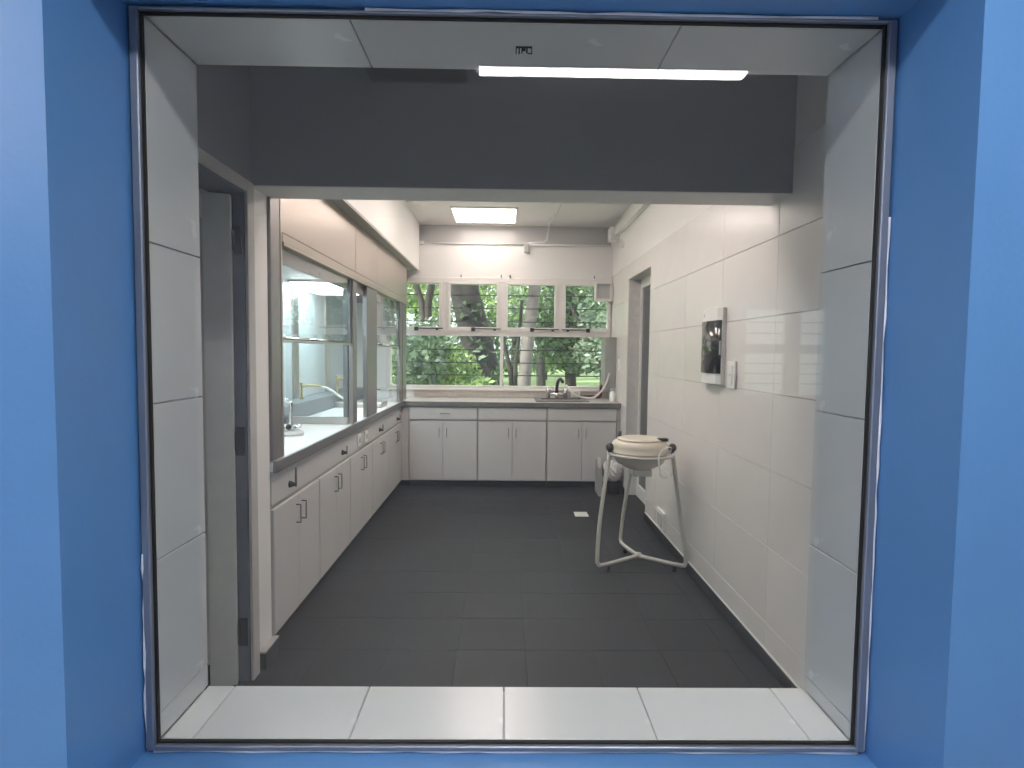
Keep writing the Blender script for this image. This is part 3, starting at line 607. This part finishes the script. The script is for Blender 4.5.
c = thing('light_switch', 'white double light switch right of the wall box', 'switch', (XR, 3.05, 1.28))
B('plate', 'wplastic', XR-.014, XR-.001, 3.025, 3.130, 1.268, 1.418, c, bev=.003); B('rocker', 'wplastic', XR-.019, XR-.014, 3.05, 3.108, 1.345, 1.395, c, bev=.002); B('rocker', 'wplastic', XR-.019, XR-.014, 3.05, 3.108, 1.29, 1.34, c, bev=.002)
c = thing('wall_outlet', 'white outlet box low on right wall behind the tripod', 'outlet', (XR, 4.38, .1))
B('plate', 'wplastic', XR-.018, XR-.001, 4.27, 4.48, .090, .235, c, bev=.004); B('outlet', 'gplastic', XR-.022, XR-.018, 4.30, 4.45, .11, .215, c, bev=.003)
c = thing('floor_drain', 'small white square drain grate set in the dark floor', 'drain', (.70, 5.06, 0))
BS('grate_frame', 'wplastic', [(.640, .655, 4.99, 5.125, -.004, .004), (.745, .760, 4.99, 5.125, -.004, .004), (.655, .745, 4.99, 5.005, -.004, .004), (.655, .745, 5.11, 5.125, -.004, .004)], c)
for k in range(5): B('grate_slat', 'wplastic', .655, .745, 5.009+.0205*k, 5.024+.0205*k, -.004, .003, c)

# ------------------------------------------------------------------ tripod stand with round machine
c = thing('tripod_stand', 'cream tubular tripod stand beside the tiled right wall', 'stand', (.916, 3.86, 0))
zb = .048
legs = [([(.706, 3.775, .785), (.640, 3.705, .36), (.622, 3.68, .115)], (.630, 3.685, .065), (.672, 3.708, zb)),
        ([(1.130, 3.775, .785), (1.176, 3.715, .36), (1.209, 3.69, .115)], (1.208, 3.692, .065), (1.176, 3.708, zb)),
        ([(.930, 4.000, .785), (.895, 4.13, .36), (.875, 4.155, .115)], (.874, 4.150, .065), (.885, 4.105, zb))]
hub = (.940, 3.885, zb)
for main, b1, b2 in legs:
    leg = T('leg', 'stand', smooth_path(main+[b1, b2, hub], 5), .0135, c, 10)
    fx, fy = Vector(b2[:2]).lerp(Vector(hub[:2]), .12)
    T('rubber_foot', 'black', [(fx, fy, 0), (fx, fy, .034)], .013, leg, 10)
bm = bmesh.new(); lathe(bm, [(.024, 0), (.024, .03), (0, .032)], hub[0], hub[1], zb-.012, 14); obj('hub', bm, 'stand', c)
pts = [(.918+.213*math.cos(a), 3.79+.213*math.sin(a), .783) for a in [2*math.pi*k/40 for k in range(41)]]
T('ring', 'stand', pts, .0105, c, 8)
for x, y in ((.708, 3.775), (1.128, 3.775), (.930, 4.000)):
    bm = bmesh.new(); sphere(bm, (x, y, .825), .028, 1, 1, 1.05, 12); tube(bm, [(x, y, .785), (x, y, .81)], .012, 8); obj('knob', bm, 'black', c)
d = thing('round_machine', 'cream round lidded machine held in the tripod stand', 'machine', (.916, 3.86, .62))
bm = bmesh.new(); lathe(bm, [(.07, .682), (.10, .692), (.150, .722), (.176, .762), (.182, .788), (.190, .792), (.190, .804), (.183, .808), (.187, .833), (.180, .856), (.162, .871), (.145, .876), (0, .876)], .912, 3.79, 0, 48); obj('bowl', bm, 'cream', d)
bm = bmesh.new(); lathe(bm, [(.150, .8765), (.152, .882), (.142, .888), (.06, .895), (0, .896)], .912, 3.79, 0, 48); obj('lid', bm, 'cream', d)
B('motor_block', 'stand', .856, .985, 3.73, 3.86, .635, .684, d, bev=.006)
bm = bmesh.new(); box(bm, 1.015, 1.080, 3.70, 3.75, .8765, .897, .004); obj('latch', bm, 'black', d)
T('power_cord', 'hose', smooth_path([(1.075, 3.66, .80), (1.07, 3.60, .85), (1.03, 3.57, .858), (.985, 3.57, .82), (.98, 3.55, .74), (1.0, 3.57, .675), (1.06, 3.61, .66), (1.09, 3.67, .68)]), .0045, d, 6)
T('lid_hinge', 'black', [(.80, 3.91, .872), (.80, 3.91, .915)], .012, d, 8)
# bin with a plastic bag behind the stand
c = thing('plastic_bin', 'small dark bin in the far corner behind the tripod', 'bin', (1.15, 5.86, 0))
bm = bmesh.new(); lathe(bm, [(.07, 0), (.075, .01), (.085, .12), (.088, .125), (0, .125)], 1.150, 5.86, .001, 20); obj('bin_body', bm, 'black', c)
bm = bmesh.new(); bmesh.ops.create_icosphere(bm, subdivisions=4, radius=1)
for v in bm.verts:
    n3 = math.sin(v.co.x*7+v.co.z*5)*math.cos(v.co.y*6-v.co.z*8)+.6*math.sin(v.co.x*15-v.co.y*13+v.co.z*11)
    r = 1+.13*n3; v.co = Vector((1.125+v.co.x*r*.105, 5.86+v.co.y*r*.10, .235+v.co.z*r*.108))
for f in bm.faces: f.smooth = False
tag(obj('plastic_bag', bm, 'bag'), 'crumpled pale plastic bag on the dark bin behind tripod', 'bag')
bm = bmesh.new(); pr = [(5.70, .10), (5.95, .10), (5.95, .42), (5.86, .47), (5.76, .38)]
q = [bm.verts.new((.965, y, z-.10)) for y, z in pr]; q2 = [bm.verts.new((1.005, y, z-.10)) for y, z in pr]
for i in range(5): bm.faces.new((q[i], q[(i+1) % 5], q2[(i+1) % 5], q2[i]))
bm.faces.new(q); bm.faces.new(q2[::-1]); 
w = thing('folded_board', 'grey wedge shaped board leaning by the plastic bag', 'board', (.985, 5.83, 0)); obj('board', bm, 'board', w)

# ------------------------------------------------------------------ garden outside the window
lawn = B('lawn', 'grass', -60, 60, 6.95, 120, -.5, -.25); lawn['kind'] = 'structure'; lawn['label'] = 'green lawn of the garden outside the window'; lawn['category'] = 'lawn'
def ray(u, v):
    return fw+rt2*((u-512)/F_PX)-up2*((v-384)/F_PX)
def at(u, v, Y):
    d = ray(u, v); return Vector((0, 0, EYE))+d*(Y/d.y)
def leaves(bm, c, rx, ry, rz, n, s, rnd):
    for _ in range(n):
        while True:
            p = Vector((rnd.uniform(-1, 1), rnd.uniform(-1, 1), rnd.uniform(-1, 1)))
            if p.length < 1: break
        p = Vector((c[0]+p.x*rx, c[1]+p.y*ry, c[2]+p.z*rz))
        a = Vector((rnd.gauss(0, 1), rnd.gauss(0, 1), rnd.gauss(0, .8))).normalized(); b = a.cross(Vector((rnd.gauss(0, 1), rnd.gauss(0, 1), rnd.gauss(0, 1)))).normalized()
        k = s*rnd.uniform(.6, 1.3)
        v = [bm.verts.new(p+a*k), bm.verts.new(p+b*k*.42), bm.verts.new(p-a*k*.9), bm.verts.new(p-b*k*.42)]
        bm.faces.new(v)
def tree(name, label, trunks, crown, m_bark, m_leaf, s, loc, group='trees in the garden', seed=1):
    rnd = random.Random(seed)
    t = thing(name, label, 'tree' if name != 'garden_shrub' else 'shrub', loc, group)
    for pts, r0, r1 in trunks:
        P = smooth_path(pts, 5); T('trunk', m_bark, P, [r0+(r1-r0)*i/(len(P)-1) for i in range(len(P))], t, 12)
    if crown:
        bm = bmesh.new()
        for c, rx, ry, rz, n in crown: leaves(bm, c, rx, ry, rz, n, s, rnd)
        obj('foliage', bm, m_leaf, t, kind='stuff')
    return t
GZ = -.25
def trunk_px(pts, Y, drop=True):
    P = [at(u, v, Y) for u, v in pts]
    if drop:
        a, b = P[0], P[1]; k = (GZ-.05-a.z)/(a.z-b.z) if abs(a.z-b.z) > 1e-4 else 0
        P = [a+(a-b)*k] + P if a.z > GZ else P
    return P
# big dark leaning trunk
Y = 11.0; P = trunk_px([(488, 388), (474, 330), (463, 285), (452, 240), (438, 170)], Y)
tree('garden_tree', 'thick dark leaning tree trunk close outside the window', [(P, .33, .24)], [((P[-1].x-.3, Y, P[-1].z+.6), 2.2, .7, 1.2, 1500)]+[(tuple(at(u_, v_, 10.72)), .24, .10, .26, 22) for u_, v_ in ((490, 372), (482, 350), (476, 332), (470, 310), (487, 384))], 'barkdark', 'leafb', .11, (P[0].x, Y, GZ), seed=2)
Y = 12.5; P = trunk_px([(524, 388), (529, 330), (535.5, 285), (541, 240), (546, 170)], Y)
tree('garden_tree', 'slender pale grey tree trunk right of the window centre', [(P, .145, .125)], [((P[-1].x, Y, P[-1].z+1.0), 1.8, .7, 1.2, 1400)], 'barkpale', 'leafa', .10, (P[0].x, Y, GZ), seed=3)
Y = 14.0; P = trunk_px([(424, 388), (424, 330), (422, 305), (416, 283), (408, 240)], Y); P2 = trunk_px([(428, 388), (428.5, 330), (428, 306), (432, 283), (438, 240)], Y)
tree('garden_tree', 'twin stemmed brown tree behind the leftmost top pane', [(P, .09, .07), (P2, .11, .08)], [((at(420, 255, Y).x, Y, at(420, 225, Y).z), 2.2, 1.5, 1.0, 1500), (tuple(at(410, 290, Y+1)), .9, .6, .6, 160)], 'barkmid', 'leafa', .11, (P[0].x, Y, GZ), seed=4)
Y = 13.0; P = trunk_px([(512, 388), (509, 365), (503, 340), (498, 322)], Y); P2 = trunk_px([(515, 388), (516, 360), (519, 335), (522, 300)], Y)
tree('garden_tree', 'thin multi stemmed tree left of the pale slender trunk', [(P, .06, .04), (P2, .06, .035)], [(tuple(at(515, 296, Y+1)), .55, .8, .9, 420)], 'barkmid', 'leafc', .085, (P[0].x, Y, GZ), seed=5)
Y = 15.5; P = trunk_px([(571, 388), (570, 360), (573, 335), (570, 300)], Y)
tree('garden_tree', 'dark bushy tree in the right half of the window', [(P, .17, .11)], [(tuple(at(570, 345, Y)), .95, .8, .75, 1500), (tuple(at(563, 318, Y)), 1.0, .9, 1.0, 1300), (tuple(at(592, 300, Y)), 1.0, .9, 1.0, 1300), (tuple(at(580, 365, Y-.2)), .55, .5, .25, 260)], 'barkdark', 'leafb', .10, (P[0].x, Y, GZ), seed=6)
Y = 12.0; P = trunk_px([(602, 388), (600, 365), (585, 335), (570, 305)], Y)
tree('garden_tree', 'pale arching young tree at the right end of window', [(P, .05, .03)], [(tuple(at(594, 352, Y)), .45, .5, .40, 360), (tuple(at(600, 320, Y)), .55, .5, .6, 380)], 'barkmid', 'leafc', .075, (P[0].x, Y, GZ), seed=7)
Y = 26.0; P = trunk_px([(541, 376), (541, 350), (543, 320)], Y)
tree('garden_tree', 'distant brown tree trunk standing on the sunny lawn', [(P, .22, .19)], [((P[-1].x, Y, 4.2), 3.2, 1.6, 1.7, 1500)], 'barkdark', 'leafa', .17, (P[0].x, Y, GZ), seed=8)
# shrubs low on the left
for i, (u, v, Y, rx, rz, n, m, lb) in enumerate([(418, 362, 9.6, .55, .62, 1100, 'leafb', 'dark leafy shrub at the lower left of the window'), (448, 372, 10.4, .62, .50, 1000, 'leafa', 'bright leafy shrub at the foot of the leaning trunk'), (432, 345, 12.2, .9, .6, 1100, 'leafc', 'grey green shrub behind the dark leafy one'), (470, 384, 9.8, .40, .18, 280, 'leafa', 'low bright plants beside the leaning trunk base')]):
    p = at(u, v, Y); st = [(p.x, Y, GZ), (p.x+.03, Y, p.z*.5), (p.x, Y, p.z)]
    tree('garden_shrub', lb, [(st, .03, .015)], [(tuple(p), rx, .6, rz, n), ((p.x, Y, max(GZ+.3, p.z-rz*.9)), rx*.8, .5, .35, n//4)], 'barkmid', m, .075, (p.x, Y, GZ), 'shrubs in the garden', 20+i)
# the wooded edge of the garden
rnd = random.Random(11)
edge = ['behind the leftmost panes', 'left of the leaning trunk', 'just right of the leaning trunk', 'behind the pale slender trunk', 'right of the pale slender trunk', 'behind the dark bushy tree', 'at the right end of the window', 'beyond the left window end', 'beyond the right window end']
for i, u in enumerate((414, 445, 482, 512, 545, 578, 612, 380, 650)):
    Y = (30, 36, 42)[i % 3]; k_ = Y/32; p = at(u, 353, Y); cr = []
    for k in range(7):
        cr.append(((p.x+rnd.uniform(-1.3, 1.3)*k_, Y+rnd.uniform(-1, 1), rnd.uniform(1.6, 7.2)*k_), rnd.uniform(1.1, 1.9)*k_, 1.2, rnd.uniform(.8, 1.5)*k_, 200))
    cr.append(((p.x, Y, 1.0), 2.0, 1.0, .9, 420))
    tree('woodland_tree', 'leafy tree of the garden edge '+edge[i], [([(p.x, Y, GZ), (p.x+.1, Y, 2.5), (p.x-.1, Y, 6.5)], .16, .08)], cr, 'barkmid', ('leafa', 'leafc', 'leafa', 'leafb', 'leafa')[i % 5], .21*k_, (p.x, Y, GZ), 'trees along the garden edge', 40+i)
